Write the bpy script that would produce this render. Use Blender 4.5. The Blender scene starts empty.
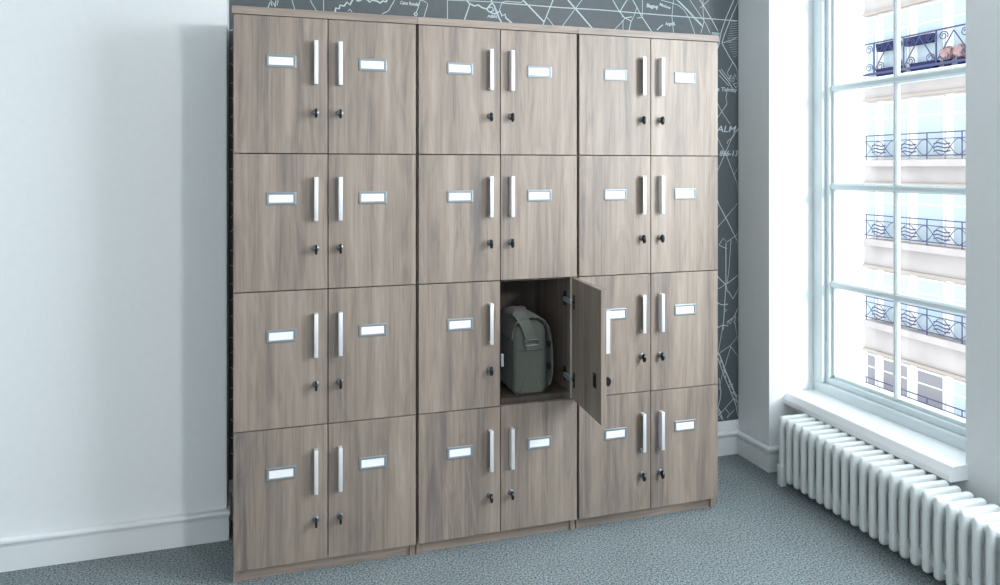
import bpy, bmesh, math, random
from mathutils import Vector, Matrix
PI = math.pi
col = bpy.context.scene.collection
rnd = random.Random(7)

# ------------------------------------------------------------------ colour / materials
def lin(c):
    def f(v):
        v /= 255.0
        return v / 12.92 if v <= .04045 else ((v + .055) / 1.055) ** 2.4
    return (f(c[0]), f(c[1]), f(c[2]), 1.0)

def base_mat(name):
    m = bpy.data.materials.new(name); m.use_nodes = True
    nt = m.node_tree; b = nt.nodes['Principled BSDF']
    return m, nt, b

def simple(name, rgb, rough=.5, metal=0.0, spec=.5, noise=0.0, nscale=30, bump=0.0, coat=0.0):
    m, nt, b = base_mat(name)
    b.inputs['Roughness'].default_value = rough
    b.inputs['Metallic'].default_value = metal
    b.inputs['Specular IOR Level'].default_value = spec
    b.inputs['Coat Weight'].default_value = coat
    c = lin(rgb)
    if noise or bump:
        tc = nt.nodes.new('ShaderNodeTexCoord')
        n = nt.nodes.new('ShaderNodeTexNoise'); n.inputs['Scale'].default_value = nscale
        n.inputs['Detail'].default_value = 4
        nt.links.new(tc.outputs['Object'], n.inputs['Vector'])
        r = nt.nodes.new('ShaderNodeValToRGB')
        r.color_ramp.elements[0].position = .3; r.color_ramp.elements[1].position = .7
        r.color_ramp.elements[0].color = tuple(x * (1 - noise) for x in c[:3]) + (1,)
        r.color_ramp.elements[1].color = tuple(min(1, x * (1 + noise)) for x in c[:3]) + (1,)
        nt.links.new(n.outputs['Fac'], r.inputs['Fac'])
        nt.links.new(r.outputs['Color'], b.inputs['Base Color'])
        if bump:
            bp = nt.nodes.new('ShaderNodeBump'); bp.inputs['Strength'].default_value = bump
            bp.inputs['Distance'].default_value = .002
            nt.links.new(n.outputs['Fac'], bp.inputs['Height'])
            nt.links.new(bp.outputs['Normal'], b.inputs['Normal'])
    else:
        b.inputs['Base Color'].default_value = c
    return m

def wood_mat(name, horizontal=False, dark=1.0):
    m, nt, b = base_mat(name)
    N = nt.nodes.new; K = nt.links.new
    tc = N('ShaderNodeTexCoord'); oi = N('ShaderNodeObjectInfo')
    off = N('ShaderNodeVectorMath'); off.operation = 'SCALE'
    cmb = N('ShaderNodeCombineXYZ')
    for i, k in enumerate((7.3, 3.1, 11.7)):
        mu = N('ShaderNodeMath'); mu.operation = 'MULTIPLY'; mu.inputs[1].default_value = k
        K(oi.outputs['Random'], mu.inputs[0]); K(mu.outputs[0], cmb.inputs[i])
    add = N('ShaderNodeVectorMath'); add.operation = 'ADD'
    K(tc.outputs['Object'], add.inputs[0]); K(cmb.outputs[0], add.inputs[1])
    def mapped(sx, sz):
        mp = N('ShaderNodeMapping')
        mp.inputs['Scale'].default_value = (sz, sx, sx) if horizontal else (sx, sx, sz)
        K(add.outputs[0], mp.inputs['Vector']); return mp
    def noise(sx, sz, detail, rough=.55, dist=0.0):
        n = N('ShaderNodeTexNoise'); n.inputs['Scale'].default_value = 1.0
        n.inputs['Detail'].default_value = detail; n.inputs['Roughness'].default_value = rough
        n.inputs['Distortion'].default_value = dist
        K(mapped(sx, sz).outputs[0], n.inputs['Vector']); return n
    bands = noise(21, .55, 3, .55, .2)
    fine = noise(95, 1.6, 4, .6, .15)
    pores = noise(260, 7, 2, .5)
    figure = noise(24, 2.6, 3, .55, 2.2)
    r = N('ShaderNodeValToRGB'); e = r.color_ramp.elements
    cols = [(.30, (103, 99, 101)), (.42, (136, 124, 116)), (.54, (159, 145, 133)), (.68, (176, 164, 152))]
    e[0].position = cols[0][0]; e[0].color = lin(cols[0][1])
    e[1].position = cols[-1][0]; e[1].color = lin(cols[-1][1])
    for p, c in cols[1:-1]:
        q = e.new(p); q.color = lin(c)
    def mixv(a, bb, f):
        x = N('ShaderNodeMix'); x.data_type = 'FLOAT'; x.inputs[0].default_value = f
        K(a, x.inputs[2]); K(bb, x.inputs[3]); return x.outputs[0]
    v = mixv(bands.outputs['Fac'], fine.outputs['Fac'], .25)
    v = mixv(v, figure.outputs['Fac'], .32)
    K(v, r.inputs['Fac'])
    mx = N('ShaderNodeMix'); mx.data_type = 'RGBA'; mx.blend_type = 'MULTIPLY'
    mx.inputs[0].default_value = .2
    pr = N('ShaderNodeValToRGB'); pr.color_ramp.elements[0].position = .36; pr.color_ramp.elements[1].position = .52
    pr.color_ramp.elements[0].color = (.42, .40, .40, 1); pr.color_ramp.elements[1].color = (1, 1, 1, 1)
    K(pores.outputs['Fac'], pr.inputs['Fac'])
    K(r.outputs['Color'], mx.inputs[6]); K(pr.outputs['Color'], mx.inputs[7])
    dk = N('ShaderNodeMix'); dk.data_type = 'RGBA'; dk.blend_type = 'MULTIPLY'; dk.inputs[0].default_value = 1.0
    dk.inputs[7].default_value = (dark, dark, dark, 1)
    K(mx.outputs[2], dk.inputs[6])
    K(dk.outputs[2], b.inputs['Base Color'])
    b.inputs['Roughness'].default_value = .46
    b.inputs['Specular IOR Level'].default_value = .5
    bp = N('ShaderNodeBump'); bp.inputs['Strength'].default_value = .05; bp.inputs['Distance'].default_value = .001
    K(fine.outputs['Fac'], bp.inputs['Height']); K(bp.outputs['Normal'], b.inputs['Normal'])
    return m

def carpet_mat():
    m, nt, b = base_mat('carpet')
    N = nt.nodes.new; K = nt.links.new
    tc = N('ShaderNodeTexCoord')
    n = N('ShaderNodeTexNoise'); n.inputs['Scale'].default_value = 165; n.inputs['Detail'].default_value = 3
    n.inputs['Roughness'].default_value = .7
    n2 = N('ShaderNodeTexNoise'); n2.inputs['Scale'].default_value = 3; n2.inputs['Detail'].default_value = 2
    K(tc.outputs['Object'], n.inputs['Vector']); K(tc.outputs['Object'], n2.inputs['Vector'])
    r = N('ShaderNodeValToRGB')
    r.color_ramp.elements[0].position = .33; r.color_ramp.elements[0].color = lin((52, 59, 61))
    r.color_ramp.elements[1].position = .68; r.color_ramp.elements[1].color = lin((184, 197, 201))
    K(n.outputs['Fac'], r.inputs['Fac'])
    mx = N('ShaderNodeMix'); mx.data_type = 'RGBA'; mx.blend_type = 'MULTIPLY'; mx.inputs[0].default_value = .25
    K(r.outputs['Color'], mx.inputs[6]); K(n2.outputs['Fac'], mx.inputs[7])
    K(mx.outputs[2], b.inputs['Base Color'])
    b.inputs['Roughness'].default_value = .95; b.inputs['Specular IOR Level'].default_value = .1
    bp = N('ShaderNodeBump'); bp.inputs['Strength'].default_value = .6; bp.inputs['Distance'].default_value = .004
    K(n.outputs['Fac'], bp.inputs['Height']); K(bp.outputs['Normal'], b.inputs['Normal'])
    return m

def glass_mat():
    m = bpy.data.materials.new('window_glass'); m.use_nodes = True
    nt = m.node_tree
    for n in list(nt.nodes):
        if n.type == 'BSDF_PRINCIPLED': nt.nodes.remove(n)
    out = [n for n in nt.nodes if n.type == 'OUTPUT_MATERIAL'][0]
    t = nt.nodes.new('ShaderNodeBsdfTransparent'); t.inputs[0].default_value = (.97, .985, .985, 1)
    g = nt.nodes.new('ShaderNodeBsdfGlossy'); g.inputs['Roughness'].default_value = .02
    lw = nt.nodes.new('ShaderNodeLayerWeight'); pw = nt.nodes.new('ShaderNodeMath'); pw.operation = 'POWER'; pw.inputs[1].default_value = 4
    f = nt.nodes.new('ShaderNodeMath'); f.operation = 'MULTIPLY_ADD'; f.inputs[1].default_value = .5; f.inputs[2].default_value = .015
    nt.links.new(lw.outputs['Facing'], pw.inputs[0]); nt.links.new(pw.outputs[0], f.inputs[0])
    mx = nt.nodes.new('ShaderNodeMixShader')
    nt.links.new(f.outputs[0], mx.inputs[0]); nt.links.new(t.outputs[0], mx.inputs[1]); nt.links.new(g.outputs[0], mx.inputs[2])
    nt.links.new(mx.outputs[0], out.inputs[0])
    return m

def fabric_mat(name, rgb):
    m, nt, b = base_mat(name)
    N = nt.nodes.new; K = nt.links.new
    tc = N('ShaderNodeTexCoord')
    w = N('ShaderNodeTexNoise'); w.inputs['Scale'].default_value = 420; w.inputs['Detail'].default_value = 2
    w2 = N('ShaderNodeTexNoise'); w2.inputs['Scale'].default_value = 14; w2.inputs['Detail'].default_value = 3
    K(tc.outputs['Object'], w.inputs['Vector']); K(tc.outputs['Object'], w2.inputs['Vector'])
    r = N('ShaderNodeValToRGB'); c = lin(rgb)
    r.color_ramp.elements[0].position = .3; r.color_ramp.elements[0].color = tuple(x * .8 for x in c[:3]) + (1,)
    r.color_ramp.elements[1].position = .7; r.color_ramp.elements[1].color = tuple(x * 1.2 for x in c[:3]) + (1,)
    K(w.outputs['Fac'], r.inputs['Fac']); K(r.outputs['Color'], b.inputs['Base Color'])
    b.inputs['Roughness'].default_value = .9; b.inputs['Specular IOR Level'].default_value = .2
    b.inputs['Sheen Weight'].default_value = .25
    bp = N('ShaderNodeBump'); bp.inputs['Strength'].default_value = .35; bp.inputs['Distance'].default_value = .006
    K(w2.outputs['Fac'], bp.inputs['Height']); K(bp.outputs['Normal'], b.inputs['Normal'])
    return m

M = dict(
    wood=wood_mat('greige_wood', False, .88), woodh=wood_mat('greige_wood_horizontal', True, .92), wood_shaded=wood_mat('greige_wood_shaded', False, .30),  # last one: same wood darkened, compartment shade put into its colour
    alu=simple('satin_aluminium', (224, 226, 229), .42, .35),
    holder=simple('card_holder_metal', (134, 143, 148), .4, .35),
    card=simple('white_card', (246, 248, 250), .5),
    black=simple('black_plastic', (16, 17, 19), .35),
    chrome=simple('chrome', (130, 136, 142), .3, 1.0),
    steel=simple('steel_plate', (200, 210, 216), .3, .6),
    gap=simple('dark_gap', (20, 18, 16), .9),
    wall=simple('white_wall_paint', (236, 241, 243), .75, noise=.012, nscale=40, bump=.03, spec=.25),
    trim=simple('white_gloss_trim', (232, 237, 240), .35, spec=.45),
    frame=simple('window_frame_paint', (224, 236, 240), .35, spec=.45),
    sill=simple('sill_paint', (240, 244, 246), .35, spec=.45),
    ceil=simple('ceiling_paint', (235, 236, 236), .9),
    paper=simple('charcoal_wallpaper', (80, 88, 92), .5, noise=.06, nscale=45, spec=.5),
    ink=simple('wallpaper_ink', (196, 208, 213), .8, spec=.2),
    rad=simple('radiator_enamel', (232, 238, 238), .3, spec=.5),
    carpet=carpet_mat(), glass=glass_mat(),
    bag=fabric_mat('olive_canvas', (92, 97, 91)), strap=fabric_mat('olive_webbing', (99, 105, 99)),
    piping=fabric_mat('dark_piping', (62, 66, 62)),
    stone=simple('pale_stone', (150, 143, 142), .9, noise=.10, nscale=.9),
    stone2=simple('cream_render', (196, 195, 194), .9, noise=.03, nscale=1.2),
    moulding=simple('beige_moulding', (142, 131, 124), .9),
    pane=simple('blue_window_pane', (146, 158, 166), .3, spec=.3),
    iron=simple('navy_iron', (62, 66, 96), .7, spec=.1),
    iron2=simple('navy_iron_lower', (60, 64, 94), .7, spec=.1),  # nearly the same navy, for the lower railings
    planter=simple('navy_planter', (38, 40, 72), .8, spec=.1),
    shutter=simple('grey_shutter', (112, 109, 114), .8),
    flower=simple('pink_blooms', (134, 108, 110), .9, noise=.3, nscale=18),
)

# ------------------------------------------------------------------ mesh helpers
def add_box(bm, x0, x1, y0, y1, z0, z1, bev=0.0, seg=2, mi=0):
    vs = [bm.verts.new((x, y, z)) for x in (x0, x1) for y in (y0, y1) for z in (z0, z1)]
    idx = [(0, 1, 3, 2), (4, 6, 7, 5), (0, 4, 5, 1), (2, 3, 7, 6), (0, 2, 6, 4), (1, 5, 7, 3)]
    fs = [bm.faces.new([vs[i] for i in f]) for f in idx]
    for f in fs: f.material_index = mi
    if bev > 0:
        es = list({e for f in fs for e in f.edges})
        bmesh.ops.bevel(bm, geom=es, offset=bev, segments=seg, profile=.5, affect='EDGES')
    return bm

def bx(*a, bev=0.0, seg=2):
    bm = bmesh.new(); add_box(bm, *a, bev=bev, seg=seg); return bm

def add_prism(bm, pts, axis, a, b, mi=0):
    """closed polygon of 2-D points extruded along axis (0 x, 1 y, 2 z) from a to b"""
    def P(p, t):
        if axis == 0: return (t, p[0], p[1])
        if axis == 1: return (p[0], t, p[1])
        return (p[0], p[1], t)
    A = [bm.verts.new(P(p, a)) for p in pts]; B = [bm.verts.new(P(p, b)) for p in pts]
    fs = [bm.faces.new(A), bm.faces.new(B[::-1])]
    n = len(pts)
    for i in range(n):
        fs.append(bm.faces.new((A[i], B[i], B[(i + 1) % n], A[(i + 1) % n])))
    for f in fs: f.material_index = mi
    return fs

def add_tube(bm, pts, r, n=8, closed=False):
    pts = [Vector(p) for p in pts]; rings = []
    m = len(pts)
    for i, p in enumerate(pts):
        if closed: d = pts[(i + 1) % m] - pts[i - 1]
        else: d = pts[min(i + 1, m - 1)] - pts[max(i - 1, 0)]
        d.normalize()
        up = Vector((0, 0, 1)) if abs(d.z) < .9 else Vector((1, 0, 0))
        s = d.cross(up).normalized(); t = s.cross(d).normalized()
        rings.append([bm.verts.new(p + (s * math.cos(2 * PI * k / n) + t * math.sin(2 * PI * k / n)) * r) for k in range(n)])
    for i in range(m if closed else m - 1):
        a, b = rings[i], rings[(i + 1) % m]
        for k in range(n): bm.faces.new((a[k], a[(k + 1) % n], b[(k + 1) % n], b[k]))
    if not closed:
        bm.faces.new(rings[0][::-1]); bm.faces.new(rings[-1])
    return bm

def add_lathe_y(bm, prof, cx=0, cz=0, n=20):
    """profile (r, y) turned about a line parallel to y"""
    rings = []
    for r, y in prof:
        rings.append([bm.verts.new((cx + r * math.cos(2 * PI * k / n), y, cz + r * math.sin(2 * PI * k / n))) for k in range(n)])
    for a, b in zip(rings, rings[1:]):
        for k in range(n): bm.faces.new((a[k], a[(k + 1) % n], b[(k + 1) % n], b[k]))
    bm.faces.new(rings[0]); bm.faces.new(rings[-1][::-1])

def rrect(x0, x1, z0, z1, r, n=5):
    rs = r if isinstance(r, (tuple, list)) else (r,) * 4
    out = []
    for (cx, cz, a0), q in zip(((x1 - rs[0], z1 - rs[0], 0), (x0 + rs[1], z1 - rs[1], 90), (x0 + rs[2], z0 + rs[2], 180), (x1 - rs[3], z0 + rs[3], 270)), rs):
        for k in range(n + 1):
            a = math.radians(a0 + 90 * k / n)
            out.append((cx + q * math.cos(a), cz + q * math.sin(a)))
    return out

def obj(name, bm, mat, parent=None, loc=None, smooth=None):
    bmesh.ops.recalc_face_normals(bm, faces=bm.faces)
    me = bpy.data.meshes.new(name); bm.to_mesh(me); bm.free()
    for m in (mat if isinstance(mat, (list, tuple)) else [mat]): me.materials.append(m)
    o = bpy.data.objects.new(name, me); col.objects.link(o)
    if parent: o.parent = parent
    if loc: o.location = loc
    if smooth is not None:
        me.polygons.foreach_set('use_smooth', [True] * len(me.polygons))
        md = o.modifiers.new('split', 'EDGE_SPLIT'); md.split_angle = math.radians(smooth)
    return o

def thing(name, label, cat, loc=(0, 0, 0), rz=0.0, group=None):
    o = bpy.data.objects.new(name, None); o.empty_display_size = .1; col.objects.link(o)
    o.location = loc; o.rotation_euler = (0, 0, rz)
    o['label'] = label; o['category'] = cat
    if group: o['group'] = group
    return o

def tag(o, label, cat, group=None):
    o['label'] = label; o['category'] = cat
    if group: o['group'] = group
    return o

def struct(name, bm, mat, parent=None, smooth=None):
    o = obj(name, bm, mat, parent, smooth=smooth)
    if not parent: o['kind'] = 'structure'
    return o

def copy_tree(o, parent=None):
    c = o.copy(); col.objects.link(c)
    if parent: c.parent = parent
    for ch in list(o.children): copy_tree(ch, c)
    return c
MAP = [(0.004,[(0.102,1.897),(0.109,1.919),(0.116,1.905),(0.112,1.927),(0.123,1.913),(0.127,1.902),(0.13,1.928),(0.134,1.906),(0.138,1.929)]),(0.0026,[(0.184,1.962),(0.188,1.932),(0.199,1.895)]),(0.0026,[(0.246,1.967),(0.258,1.929),(0.283,1.889)]),(0.0026,[(0.304,1.978),(0.304,1.894)]),(0.006,[(0.347,1.897),(0.35,1.913),(0.362,1.91),(0.366,1.925),(0.381,1.922),(0.392,1.938),(0.403,1.928),(0.411,1.944),(0.419,1.956),(0.434,1.945),(0.445,1.95),(0.457,1.962),(0.48,1.944),(0.488,1.953),(0.507,1.95),(0.519,1.943),(0.53,1.952),(0.542,1.949),(0.55,1.965)]),(0.0026,[(0.527,1.901),(0.542,1.909),(0.554,1.918),(0.562,1.934),(0.57,1.947),(0.578,1.963),(0.585,1.983)]),(0.0026,[(0.396,1.904),(0.403,1.912),(0.411,1.901)]),(0.0026,[(0.681,1.998),(0.677,1.962),(0.669,1.933),(0.661,1.913)]),(0.0026,[(0.677,1.966),(0.693,1.963),(0.709,1.952),(0.693,1.899)]),(0.004,[(0.653,1.909),(0.661,1.917),(0.667,1.909),(0.661,1.901),(0.653,1.909)]),(0.0026,[(0.789,2.014),(0.789,1.893)]),(0.006,[(0.866,1.995),(0.87,1.975),(0.882,1.964),(0.903,1.957),(0.916,1.962),(0.937,1.951),(0.954,1.948),(0.967,1.965),(0.976,1.974),(0.971,1.994)]),(0.004,[(0.882,1.968),(0.878,1.951),(0.859,1.897)]),(0.006,[(0.954,1.948),(0.959,1.94),(0.976,1.933),(0.988,1.93),(0.997,1.934),(1.01,1.943),(1.018,1.923),(1.031,1.932),(1.036,1.916),(1.062,1.897)]),(0.006,[(0.976,1.974),(0.984,1.966),(0.997,1.938),(1.006,1.914),(1.018,1.895)]),(0.004,[(0.963,1.953),(0.976,1.958),(0.984,1.942),(0.971,1.937),(0.988,1.954),(0.993,1.934)]),(0.0026,[(1.006,1.939),(1.014,1.968),(1.023,1.981),(1.04,1.986),(1.101,1.984),(1.119,2.0)]),(0.0026,[(0.787,1.973),(0.903,1.977),(1.027,1.979)]),(0.004,[(1.023,1.977),(1.275,1.975),(1.459,1.977),(1.699,1.974),(1.95,1.972),(2.16,1.971)]),(0.006,[(1.075,2.03),(1.11,1.995),(1.203,1.91)]),(0.004,[(1.257,2.039),(1.243,2.004),(1.198,1.897)]),(0.0026,[(1.216,1.931),(1.248,1.895)]),(0.0026,[(1.394,2.049),(1.375,2.014),(1.279,1.889)]),(0.006,[(1.279,2.041),(1.311,2.009),(1.422,1.897)]),(0.004,[(1.497,2.056),(1.52,2.023),(1.552,1.974),(1.578,1.949)]),(0.004,[(1.607,2.064),(1.587,2.028),(1.552,1.974)]),(0.0026,[(1.578,1.949),(1.568,1.936),(1.525,1.894)]),(0.004,[(1.563,1.957),(1.587,1.946),(1.607,1.938),(1.602,1.916),(1.597,1.898),(1.607,1.895)]),(0.004,[(1.573,1.949),(1.611,1.956)]),(0.0026,[(1.665,1.957),(1.636,1.953)]),(0.0026,[(1.568,1.94),(1.568,1.897)]),(0.004,[(1.592,2.067),(1.616,2.03),(1.66,1.959),(1.709,1.896)]),(0.0026,[(1.636,2.001),(1.621,1.961),(1.607,1.934)]),(0.0026,[(1.662,2.055),(1.662,1.963)]),(0.004,[(1.728,2.011),(1.734,1.994)]),(0.004,[(1.734,1.906),(1.748,1.92),(1.763,1.93)]),(0.0026,[(1.823,2.08),(1.813,2.021),(1.808,1.972),(1.816,1.897)]),(0.0026,[(1.753,2.039),(1.808,2.03),(1.838,2.023),(1.869,2.003),(1.894,1.969),(1.914,1.925),(1.925,1.894)]),(0.004,[(1.828,2.049),(1.879,2.008),(1.925,1.966),(1.966,1.933)]),(0.0026,[(1.843,2.041),(1.909,1.987),(1.96,1.941)]),(0.0026,[(1.863,2.083),(1.899,2.049),(1.95,1.986),(1.981,1.947),(2.002,1.907)]),(0.004,[(1.935,2.07),(1.96,2.04),(2.012,1.967),(2.043,1.919)]),(0.0026,[(1.971,1.96),(1.955,1.905)]),(0.0026,[(1.966,2.072),(1.966,2.0),(1.971,1.96)]),(0.004,[(2.149,2.121),(2.122,2.055),(2.085,1.98),(2.059,1.911),(2.049,1.86),(2.022,1.787)]),(0.004,[(2.186,2.124),(2.149,2.057),(2.112,1.982),(2.075,1.898),(2.064,1.866)]),(0.0026,[(2.064,1.866),(2.107,1.877),(2.17,1.899)]),(0.004,[(2.064,1.866),(2.101,1.808),(2.138,1.76),(2.17,1.729)]),(0.0026,[(2.122,1.782),(2.091,1.731),(2.122,1.691),(2.17,1.738)]),(0.004,[(2.049,1.743),(2.064,1.725),(2.096,1.694),(2.122,1.659)]),(0.0026,[(2.049,1.72),(2.101,1.672)]),(0.0026,[(2.059,1.748),(2.112,1.69)]),(0.0026,[(1.95,2.017),(1.997,2.056),(2.033,2.095)]),(0.0012,[(2.112,1.964),(2.17,1.97)]),(0.0012,[(2.109,1.953),(2.17,1.959)]),(0.0012,[(2.107,1.942),(2.17,1.949)]),(0.0012,[(2.104,1.932),(2.17,1.938)]),(0.0012,[(2.101,1.921),(2.17,1.928)]),(0.0012,[(2.099,1.911),(2.17,1.917)]),(0.0012,[(2.096,1.9),(2.17,1.907)]),(0.0012,[(2.093,1.889),(2.17,1.896)]),(0.0012,[(2.091,1.879),(2.17,1.886)]),(0.0012,[(2.095,1.869),(2.17,1.875)]),(0.0012,[(2.1,1.858),(2.17,1.865)]),(0.0012,[(2.105,1.848),(2.17,1.854)]),(0.0012,[(2.11,1.838),(2.17,1.844)]),(0.0012,[(2.114,1.828),(2.17,1.833)]),(0.0012,[(2.119,1.817),(2.17,1.823)]),(0.0012,[(2.124,1.807),(2.17,1.812)]),(0.004,[(2.101,1.704),(2.112,1.722),(2.122,1.704),(2.133,1.728),(2.144,1.701),(2.154,1.733),(2.149,1.687),(2.122,1.682),(2.138,1.664),(2.165,1.679)]),(0.0026,[(2.091,1.644),(2.085,1.621),(2.091,1.59),(2.033,1.516),(1.981,1.443)]),(0.0026,[(2.022,1.624),(2.064,1.553),(2.107,1.499)]),(0.0026,[(2.165,1.482),(2.122,1.44),(2.096,1.422),(2.091,1.408)]),(0.0026,[(2.133,1.468),(2.043,1.29),(2.012,1.236)]),(0.0026,[(2.033,1.448),(2.091,1.349),(2.144,1.23),(2.181,1.171)]),(0.0026,[(2.128,1.267),(2.17,1.303)]),(0.004,[(2.012,1.227),(2.049,1.131),(2.096,1.053),(2.149,0.961),(2.186,0.886)]),(0.0026,[(2.012,1.001),(2.096,1.085),(2.17,1.139)]),(0.0026,[(2.049,0.95),(2.07,0.981),(2.091,0.963),(2.149,0.997),(2.181,1.015)]),(0.0026,[(2.049,0.95),(2.091,0.931)]),(0.004,[(2.085,0.958),(2.085,0.872),(2.085,0.772),(2.08,0.7),(2.07,0.564)]),(0.0026,[(2.112,0.971),(2.101,0.835),(2.091,0.772)]),(0.004,[(2.012,0.839),(2.049,0.801),(2.08,0.772),(2.096,0.776),(2.16,0.809)]),(0.0026,[(2.012,0.753),(2.054,0.755),(2.085,0.772)]),(0.004,[(2.085,0.772),(2.091,0.74),(2.101,0.735),(2.122,0.702),(2.149,0.742),(2.17,0.759)]),(0.004,[(2.012,0.703),(2.043,0.688),(2.064,0.678),(2.096,0.68)]),(0.0026,[(2.075,0.659),(2.091,0.653),(2.08,0.645)]),(0.004,[(2.012,0.572),(2.049,0.579),(2.07,0.587),(2.096,0.58),(2.091,0.599),(2.128,0.619),(2.144,0.65),(2.165,0.658)]),(0.004,[(2.096,0.603),(2.107,0.589),(2.117,0.611),(2.128,0.592),(2.138,0.623),(2.149,0.6),(2.154,0.636)]),(0.0026,[(2.07,0.587),(2.049,0.484),(2.022,0.377)]),(0.0026,[(2.022,0.441),(2.059,0.465),(2.107,0.489),(2.17,0.53)]),(0.0026,[(2.107,0.489),(2.149,0.44),(2.192,0.391)]),(0.0026,[(2.133,0.596),(2.17,0.493)]),(0.0026,[(2.112,0.488),(2.064,0.356),(2.049,0.294)]),(0.006,[(2.022,0.486),(2.054,0.447),(2.085,0.372),(2.117,0.306),(2.149,0.23),(2.17,0.182)]),(0.004,[(2.043,0.439),(2.075,0.355),(2.107,0.288),(2.138,0.217),(2.149,0.166)]),(0.004,[(2.033,0.449),(2.04,0.444)]),(0.004,[(2.035,0.44),(2.044,0.435)]),(0.004,[(2.056,0.43),(2.064,0.416)]),(0.004,[(2.046,0.422),(2.063,0.419)]),(0.004,[(2.049,0.413),(2.058,0.412)]),(0.004,[(2.069,0.402),(2.078,0.388)]),(0.004,[(2.071,0.394),(2.069,0.391)]),(0.004,[(2.072,0.385),(2.085,0.369)]),(0.004,[(2.082,0.375),(2.075,0.366)]),(0.004,[(2.082,0.366),(2.089,0.366)]),(0.004,[(2.082,0.358),(2.084,0.341)]),(0.004,[(2.095,0.348),(2.099,0.345)]),(0.004,[(2.1,0.339),(2.103,0.323)]),(0.004,[(2.103,0.33),(2.107,0.325)]),(0.004,[(2.103,0.321),(2.11,0.321)]),(0.004,[(2.101,0.312),(2.122,0.314)]),(0.004,[(2.1,0.304),(2.123,0.3)]),(0.004,[(2.115,0.294),(2.124,0.29)]),(0.004,[(2.129,0.284),(2.122,0.279)]),(0.004,[(2.116,0.276),(2.136,0.272)]),(0.004,[(2.124,0.267),(2.143,0.262)]),(0.004,[(2.133,0.257),(2.151,0.258)]),(0.004,[(2.127,0.249),(2.141,0.234)]),(0.004,[(2.143,0.238),(2.146,0.235)]),(0.004,[(2.138,0.23),(2.155,0.232)]),(0.004,[(2.154,0.22),(2.169,0.201)]),(0.004,[(2.049,0.348),(2.059,0.284),(2.054,0.248),(2.043,0.213),(2.049,0.185),(2.064,0.161)]),(0.004,[(2.022,0.233),(2.059,0.193),(2.033,0.168),(2.07,0.156),(2.049,0.208)]),(0.0026,[(2.054,0.184),(2.128,0.25)]),(0.0026,[(2.08,0.209),(2.101,0.184),(2.091,0.163),(2.128,0.195)])]
# ------------------------------------------------------------------ room shell
YB, YL, YP = .461, .327, .244          # wallpaper wall, projecting left wall, reveal of the window
XL, XP, XW = -.035, 2.152, 2.285      # end of the left wall, side of the corner pier, right wall
CEIL = 2.7
struct('floor', bx(-2.8, 2.7, -4.8, .75, -.1, 0), M['carpet'])
struct('ceiling', bx(-2.8, 2.7, -4.8, .75, CEIL, CEIL + .1), M['ceil'])

# wallpaper wall: painted strip at its foot, charcoal paper with a line-art map on it
bm = bmesh.new()
add_box(bm, XL - .1, XP + .02, YB, YB + .15, 0, .15, mi=2)
add_box(bm, XL - .1, XP + .02, YB, YB + .15, .15, CEIL, mi=0)
def strip(bm, w, pts, y=YB - .0008):
    pts = [Vector((p[0], 0, p[1])) for p in pts]
    pts = [p for i, p in enumerate(pts) if i == 0 or (p - pts[i - 1]).length > 1e-4]
    L, R = [], []
    for i, p in enumerate(pts):
        d = (pts[min(i + 1, len(pts) - 1)] - pts[max(i - 1, 0)])
        if d.length < 1e-6: d = Vector((1, 0, 0))
        d.normalize(); n = Vector((-d.z, 0, d.x)) * w / 2
        def cl(v): return (min(max(v.x, XL + .003), XP - .003), y, max(v.z, .152))
        L.append(bm.verts.new(cl(p + n))); R.append(bm.verts.new(cl(p - n)))
    for i in range(len(pts) - 1):
        f = bm.faces.new((L[i], R[i], R[i + 1], L[i + 1])); f.material_index = 1
for w, pts in MAP: strip(bm, w, pts)
# the map goes on behind the lockers and further up the wall
rr = random.Random(21)
hubs = [(rr.uniform(0, 2.1), rr.uniform(.3, 1.7)) for _ in range(9)]
for hx, hz in hubs:
    for k in range(4):
        a = rr.uniform(0, PI); l = rr.uniform(.2, .5)
        x1 = hx + math.cos(a) * l; z1 = hz + math.sin(a) * l
        if x1 < 1.95 and z1 < 1.74: strip(bm, .0035, [(min(hx, 1.9), hz), (max(x1, 0), z1)])
for k in range(16):
    x = rr.uniform(.05, 2.0); z = rr.uniform(2.1, 2.5); a = rr.uniform(.3, 2.6); l = rr.uniform(.15, .5)
    strip(bm, .004, [(x, z), (max(0, min(2.1, x + math.cos(a) * l)), min(2.68, z + math.sin(a) * l))])
# left edge scribbles beside the locker
for k in range(26):
    z = .25 + k * .062 + rr.uniform(-.01, .01)
    strip(bm, .003, [(XL + .004, z), (XL + .03, z + rr.uniform(-.03, .03)), (XL + .05, z + rr.uniform(-.04, .04))])
def text_into(bm, s, x0, z0, w, h, rot=0.0, shear=0.0, y=YB - .001, mi=1, bold=0.0):
    cu = bpy.data.curves.new('t', 'FONT'); cu.body = s; cu.size = 1.0; cu.resolution_u = 3; cu.shear = shear; cu.offset = bold
    o = bpy.data.objects.new('t', cu); col.objects.link(o)
    me = bpy.data.meshes.new_from_object(o.evaluated_get(bpy.context.evaluated_depsgraph_get()))
    xs = [v.co.x for v in me.vertices]; zs = [v.co.y for v in me.vertices]
    sx = w / (max(xs) - min(xs)); sz = h / (max(zs) - min(zs)); c, s_ = math.cos(rot), math.sin(rot)
    vs = []
    for v in me.vertices:
        a = (v.co.x - min(xs)) * sx; b = (v.co.y - min(zs)) * sz
        vs.append(bm.verts.new((x0 + a * c - b * s_, y, z0 + a * s_ + b * c)))
    for p in me.polygons:
        try:
            f = bm.faces.new([vs[i] for i in p.vertices]); f.material_index = mi
        except ValueError: pass
    bpy.data.objects.remove(o); bpy.data.curves.remove(cu); bpy.data.meshes.remove(me)
text_into(bm, 'PALMA', 2.012, 1.462, .158, .029, 0, .25, bold=.012)
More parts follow.
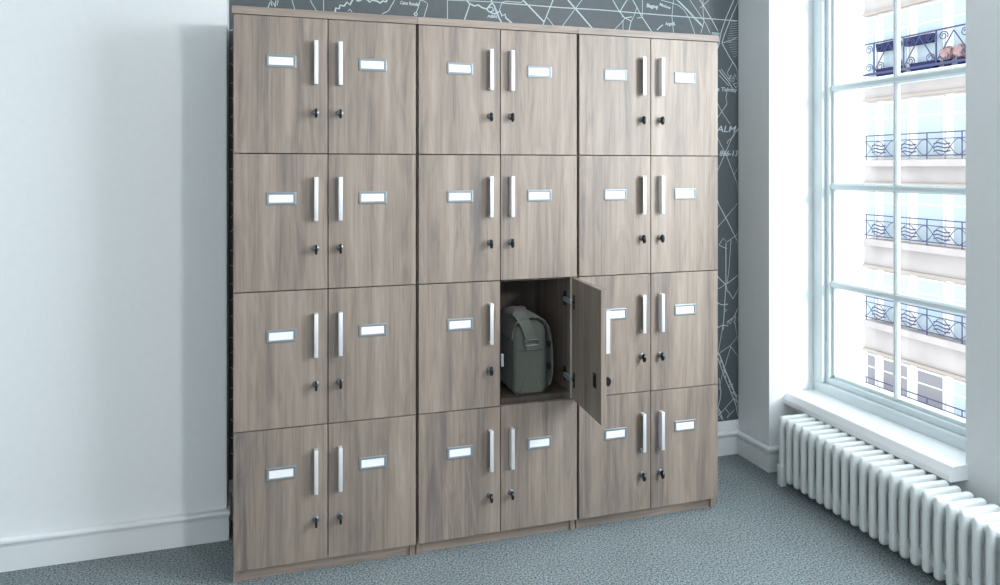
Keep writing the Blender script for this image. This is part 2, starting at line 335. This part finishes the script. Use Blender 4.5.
text_into(bm, '866-13', 2.052, 1.353, .096, .026, 0, .25, bold=.012)
text_into(bm, 's Talmay', 2.040, 1.641, .106, .024, 0, .15, bold=.02)
text_into(bm, 'Cane Roadal', .598, 1.944, .075, .014, -.04, .1, bold=.02)
text_into(bm, 'Angel B.', 1.775, 1.924, .05, .020, .05, .1, bold=.025)
text_into(bm, 'Bagno', 1.682, 1.998, .056, .022, -.05, .1, bold=.03)
text_into(bm, 'ABRI', .955, 1.913, .042, .012, 0, .0, bold=.03)
text_into(bm, 'rosso', 2.012, 1.900, .040, .012, 0, .1, bold=.03)
text_into(bm, 'Madore', 1.745, 2.015, .055, .013, -.25, .1, bold=.03)
struct('wall_back', bm, [M['paper'], M['ink'], M['wall']])

struct('wall_left', bx(-2.75, XL, YL, YB + .15, 0, CEIL, bev=.004, seg=2), M['wall'])
struct('wall_far_left', bx(-2.8, -2.6, -4.8, YL + .02, 0, CEIL), M['wall'])
struct('wall_front', bx(-2.8, 2.62, -4.8, -4.6, 0, CEIL), M['wall'])
struct('wall_corner', bx(XP, 2.62, YP, YB + .15, 0, CEIL), M['wall'])
W1 = (-.575, YP); W2 = (-1.825, -1.006); ZT = 2.52
bm = bmesh.new()
add_box(bm, XW, 2.62, W1[0], W1[1], 0, .281)
add_box(bm, XW, 2.62, W2[1], W1[0], 0, CEIL)
add_box(bm, XW, 2.62, W2[0], W2[1], 0, .281)
add_box(bm, XW, 2.62, -4.6, W2[0], 0, CEIL)
add_box(bm, XW, 2.62, W1[0], W1[1], ZT, CEIL)
add_box(bm, XW, 2.62, W2[0], W2[1], ZT, CEIL)
struct('wall_right', bm, M['wall'])

# baseboards: flat board, groove, rounded bead on top; profile (out, z)
def bead(cx, cz, r, a0, a1, n=6):
    return [(cx + r * math.cos(math.radians(a0 + (a1 - a0) * k / n)), cz + r * math.sin(math.radians(a0 + (a1 - a0) * k / n))) for k in range(n + 1)]
PROF = [(0, 0), (.016, 0), (.016, .074), (.0125, .0755), (.0125, .079), (.018, .081)] + bead(.0130, .0965, .0125, -65, 120) + [(.0035, .103), (0, .103)]
def baseboard(name, path):
    """path: list of (point, outward normal sum for mitre) in plan"""
    bm = bmesh.new(); rows = []
    for (x, y), (nx, ny) in path:
        rows.append([bm.verts.new((x + nx * o, y + ny * o, z)) for o, z in PROF])
    n = len(PROF)
    for a, b in zip(rows, rows[1:]):
        for k in range(n): bm.faces.new((a[k], a[(k + 1) % n], b[(k + 1) % n], b[k]))
    bm.faces.new(rows[0]); bm.faces.new(rows[-1][::-1])
    return struct(name, bm, M['trim'], smooth=40)
baseboard('baseboard_left', [((-2.6, YL), (0, -1)), ((XL, YL), (.45, -1)), ((XL, YB), (.45, -1))])
baseboard('baseboard_back', [((XL + .012, YB), (0, -1)), ((XP, YB), (-1, -1)), ((XP, YP), (-1, -1)), ((XW, YP), (-1, -1)), ((XW, -1.0), (-1, 0)), ((XW, -4.6), (-1, 0))])
baseboard('baseboard_far_left', [((-2.6, YL), (1, -1)), ((-2.6, -4.6), (1, 0))])

# ------------------------------------------------------------------ windows and sills
def bar_poly(a0, a1, x0, x1, ch):
    return [(x1, a0), (x1, a1), (x0 + ch, a1), (x0, a1 - ch), (x0, a0 + ch), (x0 + ch, a0)]
def window(name, dy):
    w = bpy.data.objects.new(name, None); col.objects.link(w); w['kind'] = 'structure'; w.location = (0, dy, 0)
    y0, y1 = W1
    bm = bmesh.new()                         # outer frame
    add_box(bm, 2.378, 2.47, y1 - .057, y1, .372, ZT, bev=.004)
    add_box(bm, 2.378, 2.47, y0, y0 + .018, .372, ZT, bev=.004)
    add_box(bm, 2.378, 2.47, y0, y1, .320, .372, bev=.004)
    add_box(bm, 2.378, 2.47, y0, y1, ZT - .04, ZT, bev=.004)
    obj('window_frame', bm, M['frame'], w, smooth=40)
    bm = bmesh.new()                         # sash
    a0, a1 = y0 + .018, y1 - .057
    add_box(bm, 2.396, 2.46, a1 - .021, a1, .395, ZT - .04, bev=.003)
    add_box(bm, 2.396, 2.46, a0, a0 + .03, .395, ZT - .04, bev=.003)
    add_box(bm, 2.396, 2.46, a0, a1, .372, .398, bev=.003)
    add_box(bm, 2.410, 2.45, a1 - .036, a1 - .020, .41, ZT - .04, bev=.004)
    add_box(bm, 2.410, 2.455, a0, a1 - .034, .397, .4135, bev=.004)
    obj('sash', bm, M['frame'], w, smooth=40)
    bm = bmesh.new()
    add_prism(bm, bar_poly(-.171 - .0105, -.171 + .0105, 2.4035, 2.422, .006), 2, .41, ZT - .04)
    obj('glazing_bar', bm, M['frame'], w)
    for z in (.800, 1.219, 1.6385, 2.058):
        bm = bmesh.new()
        add_prism(bm, [(q[0], q[1]) for q in bar_poly(z - .0155, z + .0155, 2.402, 2.433, .008)], 1, a0 + .005, a1 - .025)
        obj('glazing_bar', bm, M['frame'], w)
    obj('pane', bx(2.434, 2.438, a0 + .01, a1 - .025, .40, ZT - .045), M['glass'], w)
    return w
window('window_1', 0.0)
window('window_2', -1.25)
def sill(name, dy):
    y0, y1 = W1[0] - .003, W1[1]
    bm = bmesh.new()
    add_prism(bm, [(2.40, .281), (2.40, .330), (2.2465, .330), (2.240, .3275), (2.2275, .305), (2.2262, .300), (2.2262, .284), (2.229, .281)], 1, y0 + dy - .006, y1 + dy - .0005)
    for v in bm.verts:
        if v.co.x < 2.3: v.co.x += .022 * (v.co.y - y1 - dy)
    struct(name, bm, M['sill'])
sill('trim_1', 0.0); sill('trim_2', -1.25)

# ------------------------------------------------------------------ radiator
rad = thing('column_radiator', 'white ribbed column radiator standing on the carpet under the window sill', 'radiator', (2.098, .121, 0), math.radians(-2.0))
sec0 = None
for i in range(25):
    if sec0 is None:
        bm = bmesh.new(); d, z0, z1, t = .142, .024, .283, .0108
        n = 5
        outer = rrect(0, d, z0, z1, .013, n)
        holes = [rrect(.0215, .0375, .082, .205, .0078, 3), rrect(.064, .080, .082, .205, .0078, 3), rrect(.106, .121, .082, .205, .0073, 3)]
        # inset loops give the softly rounded edge of a pressed column
        def ring(pts, y, sc):
            cx = sum(p[0] for p in pts) / len(pts); cz = sum(p[1] for p in pts) / len(pts)
            out = []
            for p in pts:
                dx = p[0] - cx; dz = p[1] - cz
                ex = (max(abs(q[0] - cx) for q in pts)); ez = (max(abs(q[1] - cz) for q in pts))
                out.append(bm.verts.new((cx + dx * (ex - sc) / ex, y, cz + dz * (ez - sc) / ez)))
            return out
        prof = [(-t, .0080), (-t * .93, .0045), (-t * .75, .0015), (-t * .4, .0), (t * .4, .0), (t * .75, .0015), (t * .93, .0045), (t, .0080)]
        R = [ring(outer, y, s) for y, s in prof]
        for a, b in zip(R, R[1:]):
            for k in range(len(outer)): bm.faces.new((a[k], a[(k + 1) % len(outer)], b[(k + 1) % len(outer)], b[k]))
        hprof = [(-t, -.004), (-t * .7, -.0008), (0, 0), (t * .7, -.0008), (t, -.004)]
        H = []
        for h in holes:
            rr_ = [ring(h, y, s) for y, s in hprof]
            for a, b in zip(rr_, rr_[1:]):
                for k in range(len(h)): bm.faces.new((a[k], b[k], b[(k + 1) % len(h)], a[(k + 1) % len(h)]))
            H.append(rr_)
        for idx in (0, -1):
            es = []
            for loop in [R[idx]] + [h[idx] for h in H]:
                for k in range(len(loop)):
                    e = bm.edges.get((loop[k], loop[(k + 1) % len(loop)]))
                    es.append(e)
            bmesh.ops.triangle_fill(bm, use_beauty=True, use_dissolve=True, edges=es)
        sec0 = obj('section', bm, M['rad'], rad, smooth=50); s = sec0
    else:
        s = sec0.copy(); col.objects.link(s)
    s.location = (0, -.0155 - i * .0446, 0)
for z in (.252, .052):
    bm = bmesh.new()
    for xx in (.036, .106):
        add_tube(bm, [(xx, -.02, z), (xx, -.0155 - 24 * .0446, z)], .0135, 14)
    obj('connecting_tube', bm, M['rad'], rad, smooth=50)
for y in (-.0125, -.0155 - 24 * .0446):
    bm = bmesh.new()
    add_prism(bm, [(-.002, 0), (.024, 0), (.026, .085), (-.003, .085)], 1, y - .0165, y + .0125)
    es = list(bm.edges); bmesh.ops.bevel(bm, geom=es, offset=.003, segments=2, profile=.5, affect='EDGES')
    obj('foot', bm, M['rad'], rad, smooth=40)
    bm = bmesh.new(); add_box(bm, .112, .136, y - .014, y + .012, 0, .06, bev=.003)
    obj('foot', bm, M['rad'], rad, smooth=40)

# ------------------------------------------------------------------ lockers
P, H, PITCH, DT, DEP = .5805, 1.8015, .4335, .018, .398
ZT_D = 1.7757
DW = P / 2 - .0050 - .0015; DH = PITCH - .0032
unit = thing('locker_unit', '', 'locker')
for x0, x1 in ((.002, .020), (P - .020, P - .002)):
    obj('side_panel', bx(x0, x1, DT + .006, DEP, 0, 1.7765), M['wood'], unit)
obj('top_panel', bx(0, P - .0004, -.003, DEP + .002, 1.7775, 1.8015, bev=.0008), M['woodh'], unit)
obj('back_panel', bx(.020, P - .020, DEP - .010, DEP, .02, 1.7765), M['wood_shaded'], unit)
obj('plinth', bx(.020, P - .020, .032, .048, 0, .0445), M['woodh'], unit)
obj('divider', bx(P / 2 - .009, P / 2 + .009, DT + .014, DEP - .010, .0445, 1.7765), M['wood_shaded'], unit)
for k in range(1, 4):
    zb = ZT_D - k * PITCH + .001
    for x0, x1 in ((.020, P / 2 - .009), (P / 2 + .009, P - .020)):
        obj('shelf', bx(x0, x1, DT + .008, DEP - .010, zb - .007, zb + .018), M['wood_shaded'], unit)
obj('bottom_panel', bx(.020, P - .020, DT + .002, DEP - .010, .046, .064), M['wood_shaded'], unit)

def make_door(side):
    """side +1: hinged on the left, -1: hinged on the right; origin at the hinged bottom front corner"""
    s = side
    def sx(a, b): return (min(s * a, s * b), max(s * a, s * b))
    d = obj('door', bx(*sx(0, DW), 0, DT, 0, DH, bev=.0007, seg=1), M['wood'], unit)
    hx = s * (DW - .0365); ztop = DH
    # handle: square bar on two short posts
    bm = bmesh.new()
    za, zb = ztop - .2115, ztop - .0725
    add_box(bm, hx - .0062, hx + .0062, -.0255, -.0223, za, zb, bev=.0009)
    fx = hx + s * .0062
    add_box(bm, *sorted((fx, fx - s * .0022)), -.0227, -.0001, za + .0004, zb - .0004, bev=.0005, seg=1)
    for z in (zb - .0045, za + .0045):
        add_box(bm, hx - .0056, hx + .0056, -.0227, -.0001, z - .004, z + .004, bev=.0006)
    obj('handle', bm, M['alu'], d, smooth=40)
    # name card holder: raised frame with an open window, card inside
    cx = s * DW / 2; cz = ztop - .140
    bm = bmesh.new()
    o = rrect(cx - .0455, cx + .0455, cz - .0205, cz + .0205, .0035, 3); i_ = rrect(cx - .037, cx + .037, cz - .0125, cz + .0125, .001, 3)
    ys = [(-.0002, 0), (-.0022, .0), (-.0030, .0012)]
    ccx, ccz = cx, cz
    def ringpt(pts, y, sc, hw, hh): return [bm.verts.new((ccx + (p[0] - ccx) * (1 - sc / hw), y, ccz + (p[1] - ccz) * (1 - sc / hh))) for p in pts]
    A = [ringpt(o, y, q, .0455, .0205) for y, q in ys]
    B = [ringpt(i_, y, -q, .037, .0125) for y, q in ys[::-1]]
    R = A + B
    for a, b in zip(R, R[1:]):
        for k in range(len(o)): bm.faces.new((a[k], a[(k + 1) % len(o)], b[(k + 1) % len(o)], b[k]))
    obj('card_holder', bm, M['holder'], d, smooth=30)
    obj('name_card', bx(cx - .0372, cx + .0372, -.0012, -.0001, cz - .0127, cz + .0127), M['card'], d)
    # lock: chrome rosette with a barrel; black key bow standing out of it
    lz = ztop - .300
    bm = bmesh.new()
    add_lathe_y(bm, [(.0105, 0), (.0105, -.0022), (.0092, -.0038), (.0075, -.0042), (.0075, -.0085), (.0062, -.0095)], hx, lz, 20)
    obj('lock', bm, M['chrome'], d, smooth=40)
    bm = bmesh.new()
    pts = [(-.009, .004), (-.013, .0105), (-.019, .0125), (-.026, .0085), (-.030, .001), (-.0295, -.008), (-.025, -.0165), (-.0185, -.0185), (-.013, -.0125), (-.009, -.005)]
    add_prism(bm, [(p[0], lz + p[1]) for p in pts], 0, hx - .0035, hx + .0035)
    es = list(bm.edges); bmesh.ops.bevel(bm, geom=es, offset=.0008, segments=1, profile=.5, affect='EDGES')
    k_ = obj('key', bm, M['black'], d)
    return d
dl = make_door(1); dr = make_door(-1)
doors = {}
for r in range(4):
    z = ZT_D - r * PITCH - DH
    for c, src in ((0, dl), (1, dr)):
        d = src if r == 0 else copy_tree(src, unit)
        d.location = (.0050 if c == 0 else P - .0050, 0, z)
units = [unit]
LAB = ['leftmost grey-brown wood locker unit next to the plain white wall, all doors shut',
       'middle grey-brown wood locker unit with one door open showing a bag',
       'rightmost grey-brown wood locker unit nearest the window, all doors shut']
for i in (1, 2): units.append(copy_tree(unit))
for i, u in enumerate(units):
    u.location = (-.003 + i * P, 0, 0); u['label'] = LAB[i]; u['group'] = 'row of wooden locker units'
# the open door in the middle unit: right column, third row from the top
mid = units[1]
z3 = ZT_D - 2 * PITCH - DH
od = [c for c in mid.children if c.name.startswith('door') and c.location.x > .3 and abs(c.location.z - z3) < .01][0]
od.rotation_euler = (0, 0, math.radians(86.0)); od['label'] = 'locker door standing open at a right angle'
for hz in (.072, DH - .084):
    bm = bmesh.new()
    add_box(bm, -.030, -.022, DT - .0005, DT + .004, hz - .026, hz + .026, bev=.001)
    add_box(bm, -.0290, -.0150, DT + .0005, DT + .006, hz - .0045, hz + .0045, bev=.001)
    obj('hinge_cup', bm, M['black'], od)
    # arm and base plate sit between the door and the cabinet side
    bm = bmesh.new()
    add_box(bm, P - .0255, P - .0195, .066, .075, z3 + hz - .026, z3 + hz + .026, bev=.001)
    add_box(bm, P - .0275, P - .0205, .060, .078, z3 + hz - .016, z3 + hz + .014, bev=.001)
    obj('hinge_plate', bm, M['black'], mid)
    bm = bmesh.new()
    add_prism(bm, [(P - .0245, .066), (P - .0320, .064), (P - .0345, .030), (P - .0345, -.012), (P - .0285, -.012), (P - .0255, .012)], 2, z3 + hz - .0085, z3 + hz + .0085)
    es = list(bm.edges); bmesh.ops.bevel(bm, geom=es, offset=.001, segments=1, profile=.5, affect='EDGES')
    obj('hinge_arm', bm, M['steel'], mid)
bm = bmesh.new()
add_box(bm, -(DW - .043), -(DW - .062 - .006), DT - .0005, DT + .003, DH - .326, DH - .278, bev=.0012)
add_box(bm, -(DW - .047), -(DW - .052), DT + .002, DT + .008, DH - .320, DH - .284, bev=.001)
obj('lock_cam', bm, M['black'], od)
bm = bmesh.new(); add_box(bm, P / 2 + .0088, P / 2 + .0185, .0195, .027, .607, .651, bev=.001)
obj('strike_plate', bm, M['steel'], mid)

# ------------------------------------------------------------------ bag in the open locker
bag = thing('messenger_bag', 'olive grey canvas messenger bag standing in the open locker compartment', 'bag', (.994, .143, .4945)); bag.scale = (1, .7, .965)
def loft_y(bm, secs):
    rows = [[bm.verts.new((p[0], y, p[1])) for p in pts] for y, pts in secs]
    n = len(rows[0])
    for a, b in zip(rows, rows[1:]):
        for k in range(n): bm.faces.new((a[k], a[(k + 1) % n], b[(k + 1) % n], b[k]))
    bm.faces.new(rows[0]); bm.faces.new(rows[-1][::-1])
bm = bmesh.new(); secs = []
for t in range(13):
    a = t / 12; y = -.150 + .300 * a
    k = 1 - abs(2 * a - 1)
    e = 1 - max(0, 1 - min(a, 1 - a) / .09) ** 2.2          # rounding at the ends
    hw = .0635 * (.76 + .24 * e); top = .247 + .028 * e + .004 * k; bot = .008 * (1 - e)
    secs.append((y, rrect(-hw, hw, bot, top, (.052 * (.8 + .2 * e), .052 * (.8 + .2 * e), .020, .020), 6)))
loft_y(bm, secs)
body = obj('body', bm, M['bag'], bag, smooth=60)
md = body.modifiers.new('sub', 'SUBSURF'); md.levels = 1; md.render_levels = 2
# piping around the end panel
bm = bmesh.new()
add_tube(bm, [(p[0] * 1.0, -.1345, p[1]) for p in rrect(-.0640, .0640, .001, .276, (.052, .052, .020, .020), 8)], .0022, 8, closed=True)
obj('piping', bm, M['piping'], bag, smooth=60)
# horizontal seam of the end panel
bm = bmesh.new(); add_tube(bm, [(-.052, -.1505, .163), (0, -.1525, .163), (.050, -.1505, .163)], .0013, 6)
obj('seam', bm, M['piping'], bag)
# flap: cloth sheet over the top and down the right side
def sheet(bm, path, ys, th):
    pts = [Vector((p[0], 0, p[1])) for p in path]; rows = []
    for side in (0, 1):
        for y, grow in ys:
            row = []
            for i, p in enumerate(pts):
                d = pts[min(i + 1, len(pts) - 1)] - pts[max(i - 1, 0)]; d.normalize()
                n = Vector((-d.z, 0, d.x))
                q = p + n * (th * side + grow); row.append(bm.verts.new((q.x, y, q.z)))
            rows.append(row)
    m = len(ys); n = len(pts)
    for s_ in (0, 1):
        for j in range(m - 1):
            for i in range(n - 1):
                bm.faces.new([rows[s_ * m + j][i], rows[s_ * m + j][i + 1], rows[s_ * m + j + 1][i + 1], rows[s_ * m + j + 1][i]])
    for j in range(m - 1):
        for i in (0, n - 1): bm.faces.new([rows[j][i], rows[j + 1][i], rows[m + j + 1][i], rows[m + j][i]])
    for j in (0, m - 1):
        for i in range(n - 1): bm.faces.new([rows[j][i], rows[j][i + 1], rows[m + j][i + 1], rows[m + j][i]])
bm = bmesh.new()
path = [(-.069, .205), (-.066, .235), (-.054, .262), (-.032, .279), (-.004, .285), (.026, .282), (.050, .268), (.066, .243), (.074, .205), (.079, .16), (.081, .115), (.080, .075), (.075, .045), (.068, .028)]
sheet(bm, path[::1], [(-.146, -.001), (-.132, 0), (0, .002), (.135, 0), (.148, -.002)], .004)
obj('flap', bm, M['bag'], bag, smooth=50)
bm = bmesh.new()
add_tube(bm, [(p[0] * 1.02, -.1465, p[1] + .001) for p in path], .0030, 8)
obj('piping', bm, M['strap'], bag, smooth=60)
bm = bmesh.new()
for z in (.178, .098): add_box(bm, .064, .0755, -.146, -.128, z - .011, z + .011, bev=.002)
obj('buckle', bm, M['black'], bag)
# strap: webbing from the ring on the end panel, arching over the top and lying back across it
bm = bmesh.new()
cen = [(-.002, -.158, .200), (-.005, -.161, .212), (-.010, -.160, .232), (-.018, -.154, .254), (-.028, -.143, .275), (-.036, -.127, .288), (-.038, -.108, .292), (-.030, -.08, .291), (-.014, -.02, .290), (.004, .03, .290), (.01, .08, .289), (.008, .13, .286), (.004, .155, .262), (.002, .160, .21)]
L = []; W = .0215
for i, p in enumerate(cen):
    a = Vector(cen[max(i - 1, 0)]); b = Vector(cen[min(i + 1, len(cen) - 1)]); d = (b - a).normalized()
    sd = Vector((1, .12, .12)); sd = (sd - d * sd.dot(d)).normalized(); nn = d.cross(sd).normalized()
    c = Vector(p)
    L.append([bm.verts.new(c + sd * W * s1 + nn * .0016 * s2) for s1, s2 in ((-1, -1), (1, -1), (1, 1), (-1, 1))])
for a, b in zip(L, L[1:]):
    for k in range(4): bm.faces.new((a[k], a[(k + 1) % 4], b[(k + 1) % 4], b[k]))
bm.faces.new(L[0]); bm.faces.new(L[-1][::-1])
st = obj('strap', bm, M['strap'], bag, smooth=50)
bm = bmesh.new()
add_tube(bm, [(p[0] - .001, -.160, p[1]) for p in rrect(-.027, .027, .183, .204, .006, 4)], .0028, 8, closed=True)
obj('strap_ring', bm, M['chrome'], bag, smooth=60)
bm = bmesh.new(); add_box(bm, -.022, .020, -.1585, -.149, .164, .189, bev=.002)
obj('ring_tab', bm, M['strap'], bag)

# ------------------------------------------------------------------ building across the street
XF = 21.0
bld = thing('apartment_building', 'pale stone apartment block with iron balconies seen across the street through the window', 'building', (XF, 12, -12))
def loc(bm, name, mat, parent=bld, smooth=None, off=True):
    if off: bmesh.ops.translate(bm, verts=bm.verts, vec=(-XF, -12, 12))
    return obj(name, bm, mat, parent, smooth=smooth)
Y0, Y1 = 6.0, 19.36
loc(bx(XF, XF + 6, Y0, Y1, -12, 9.5), 'wall', M['stone2'])
SLABS = [4.545, 1.60, -1.236, -4.178, -7.1]
TOPS = [6.95, 3.82, .78, -2.224, -5.285]
cols_y = [(18.85, 19.17), (17.45, 18.44), (16.05, 17.0), (14.75, 15.62), (13.3, 14.25), (11.9, 12.85), (10.5, 11.4), (9.1, 10.0), (7.7, 8.6)]
for fi, (zs, zt) in enumerate(zip(SLABS, TOPS)):
    # stone band with voussoir joints between the floors, beige moulding under it
    bt = (SLABS[fi - 1] - .12) if fi else 7.9
    bm = bx(XF - .06, XF, Y0, Y1, zt + .02, bt)
    loc(bm, 'stone_band', M['stone'])
    loc(bx(XF - .16, XF, Y0, Y1, zt - .10, zt + .02, bev=.02), 'moulding', M['moulding'])
    for (a, b) in cols_y:
        f = loc(bx(XF - .05, XF + .02, a - .07, b + .07, zs + .02, zt - .16), 'window', M['stone2'])
        bm = bmesh.new()
        zm = zs + (zt - .22 - zs) * .74
        add_box(bm, XF - .07, XF - .045, a, b, zs + .08, zm - .03)
        add_box(bm, XF - .07, XF - .045, a, b, zm + .03, zt - .24)
        loc(bm, 'window_pane', M['pane'] if fi < 4 or a < 16 else M['shutter'], f)
    loc(bx(XF - .40, XF, Y0, Y1 - .3, zs - .24, zs, bev=.03), 'balcony_slab', M['stone'] if fi else M['stone2'])
    # railing: rails, posts, diagonal braces and scrolls
    bm = bmesh.new(); xr = XF - .35
    hgt = 1.22 if fi == 0 else .86
    add_tube(bm, [(xr, Y0, zs + hgt), (xr, Y1 - .3, zs + hgt)], .028 if fi == 0 else .02, 6)
    add_tube(bm, [(xr, Y0, zs + .12), (xr, Y1 - .3, zs + .12)], .018 if fi else .05, 6)
    if fi: add_tube(bm, [(xr, Y0, zs + hgt - .2), (xr, Y1 - .3, zs + hgt - .2)], .016, 6)
    y = Y1 - .33; k = 0
    while y > Y0 + 1.3:
        y2 = y - 1.28
        if fi == 0:
            add_tube(bm, [(xr, y - .45, zs + .1), (xr, y - .45, zs + hgt)], .03, 6)
            add_tube(bm, [(xr, y - .45, zs + .2), (xr, y - 1.09, zs + hgt - .1)], .018, 6)
            add_tube(bm, [(xr, y - 1.73, zs + .2), (xr, y - 1.09, zs + hgt - .1)], .018, 6)
            for cy, cz in ((y - .22, zs + .36), (y - .22, zs + hgt - .22), (y - .72, zs + .36), (y - .72, zs + hgt - .22)):
                add_tube(bm, [(xr, cy + (.05 + .13 * t / 16) * math.cos(t * .62), cz + (.05 + .11 * t / 16) * math.sin(t * .62)) for t in range(17)], .016, 5)
        else:
            zc = zs + .12 + (hgt - .32) / 2; ah = (hgt - .34) / 2
            for sg in (1, -1):
                add_tube(bm, [(xr, y - 1.28 * t / 10, zc + sg * ah * math.cos(PI * t / 5)) for t in range(11)], .012, 5)
            for q in range(3):
                zz = zs + .25 + q * .12
                add_tube(bm, [(xr, y - .36, zz), (xr, y - .50, zz + .04), (xr, y - .78, zz - .02), (xr, y - .96, zz + .01)], .022, 5)
            add_tube(bm, [(xr, y - .1, zs), (xr, y - .1, zs + hgt)], .018, 5)
        y = y2; k += 1
    loc(bm, 'balcony_railing', M['iron'] if fi == 0 else M['iron2'])
loc(bx(XF - .5, XF + .3, Y0, Y1, 7.9, 8.2, bev=.05), 'cornice', M['stone2'])
pg = 'flower boxes on the upper balcony'
for i, (ya, yb, zc, lab) in enumerate(((17.65, 18.55, 5.58, 'dark flower box hung on the upper balcony rail, left one'),
                                      (16.25, 17.35, 5.58, 'dark flower box hung on the upper balcony rail, right one'),
                                      (17.45, 18.55, 4.72, 'dark flower box standing on the upper balcony floor, left one'),
                                      (16.1, 17.1, 4.72, 'dark flower box standing on the upper balcony floor, right one'))):
    bm = bmesh.new()
    zlo = zc - .14 if zc > 5 else 4.545
    pts = [(ya + .06, zlo), (yb - .06, zlo), (yb, zlo + .28), (ya, zlo + .28)]
    xa = XF - .32
    add_prism(bm, pts, 0, xa, xa + .22)
    tag(obj('flower_box', bm, M['planter']), lab, 'planter', pg)
for i, (yy, lab) in enumerate(((15.75, 'pink flowering plant on the upper balcony, left one'), (15.25, 'pink flowering plant on the upper balcony beside the wall edge, right one'))):
    fp = thing('flowering_plant', lab, 'plant', (XF - .19, yy, 4.545), 0, 'pink plants on the balcony')
    bm = bmesh.new(); add_lathe_y(bm, [(.09, 0), (.12, .22), (.13, .22)], 0, 0, 14)
    bmesh.ops.rotate(bm, verts=bm.verts, cent=(0, 0, 0), matrix=Matrix.Rotation(PI / 2, 3, 'X'))
    obj('pot', bm, M['planter'], fp)
    bm = bmesh.new(); bmesh.ops.create_icosphere(bm, subdivisions=3, radius=.22)
    q = random.Random(i)
    for v in bm.verts: v.co *= 1 + q.uniform(-.14, .14)
    bmesh.ops.translate(bm, verts=bm.verts, vec=(0, 0, .44))
    obj('blooms', bm, M['flower'], fp)

# ------------------------------------------------------------------ light
w = bpy.data.worlds.new('sky'); bpy.context.scene.world = w; w.use_nodes = True
bg = w.node_tree.nodes['Background']; bg.inputs[0].default_value = (.90, .96, 1.0, 1); bg.inputs[1].default_value = 3.6
def area(name, loc, target, sx, sy, power, colr, spread=PI):
    l = bpy.data.lights.new(name, 'AREA'); l.shape = 'RECTANGLE'; l.size = sx; l.size_y = sy; l.energy = power; l.color = colr; l.spread = spread
    o = bpy.data.objects.new(name, l); col.objects.link(o); o.location = loc
    o.rotation_euler = (Vector(target) - Vector(loc)).to_track_quat('-Z', 'Y').to_euler()
    return o
kl = bpy.data.lights.new('key_lamp', 'SPOT'); kl.energy = 122; kl.spot_size = math.radians(78); kl.spot_blend = .6; kl.shadow_soft_size = .11; kl.color = (1.0, .985, .96)
ko = bpy.data.objects.new('key_lamp', kl); col.objects.link(ko); ko.location = (1.76, -3.15, 1.86)
ko.rotation_euler = (Vector((-.9, .33, 1.25)) - Vector(ko.location)).to_track_quat('-Z', 'Y').to_euler()
area('window_daylight', (2.35, -1.415, 1.66), (1.2, -.95, 1.45), .74, 1.35, 60, (.88, .945, 1.0))
area('overhead_fill', (.2, -2.2, 2.66), (.2, -2.2, 0), 1.6, 1.6, 2.5, (1.0, .98, .96))  # weak fill light added below the ceiling, not a real fitting
area('room_fill', (-.6, -4.3, 1.6), (-.3, 0, 1.2), 2.6, 1.6, 22, (.97, .985, 1.0))  # broad soft fill added behind the camera to lift the shadows

sl = bpy.data.lights.new('sun', 'SUN'); sl.energy = 5.0; sl.angle = math.radians(14); sl.color = (1.0, .98, .95)
so = bpy.data.objects.new('sun', sl); col.objects.link(so); so.location = (6, -6, 6)
so.rotation_euler = Vector((-.56, 1.0, -.42)).to_track_quat('-Z', 'Y').to_euler()

# ------------------------------------------------------------------ camera
cam = bpy.data.cameras.new('camera'); co = bpy.data.objects.new('camera', cam); col.objects.link(co)
co.location = (.1135, -2.4121, 1.2975); co.rotation_euler = (PI / 2, 0, -.3025)
cam.sensor_width = 36.0; cam.lens = 732.81 / 1000 * 36; cam.shift_x = 0.0; cam.shift_y = -.1242
cam.clip_start = .05; cam.clip_end = 200
sc = bpy.context.scene; sc.camera = co
sc.view_settings.view_transform = 'Standard'; sc.view_settings.look = 'None'
sc.view_settings.exposure = 0.0
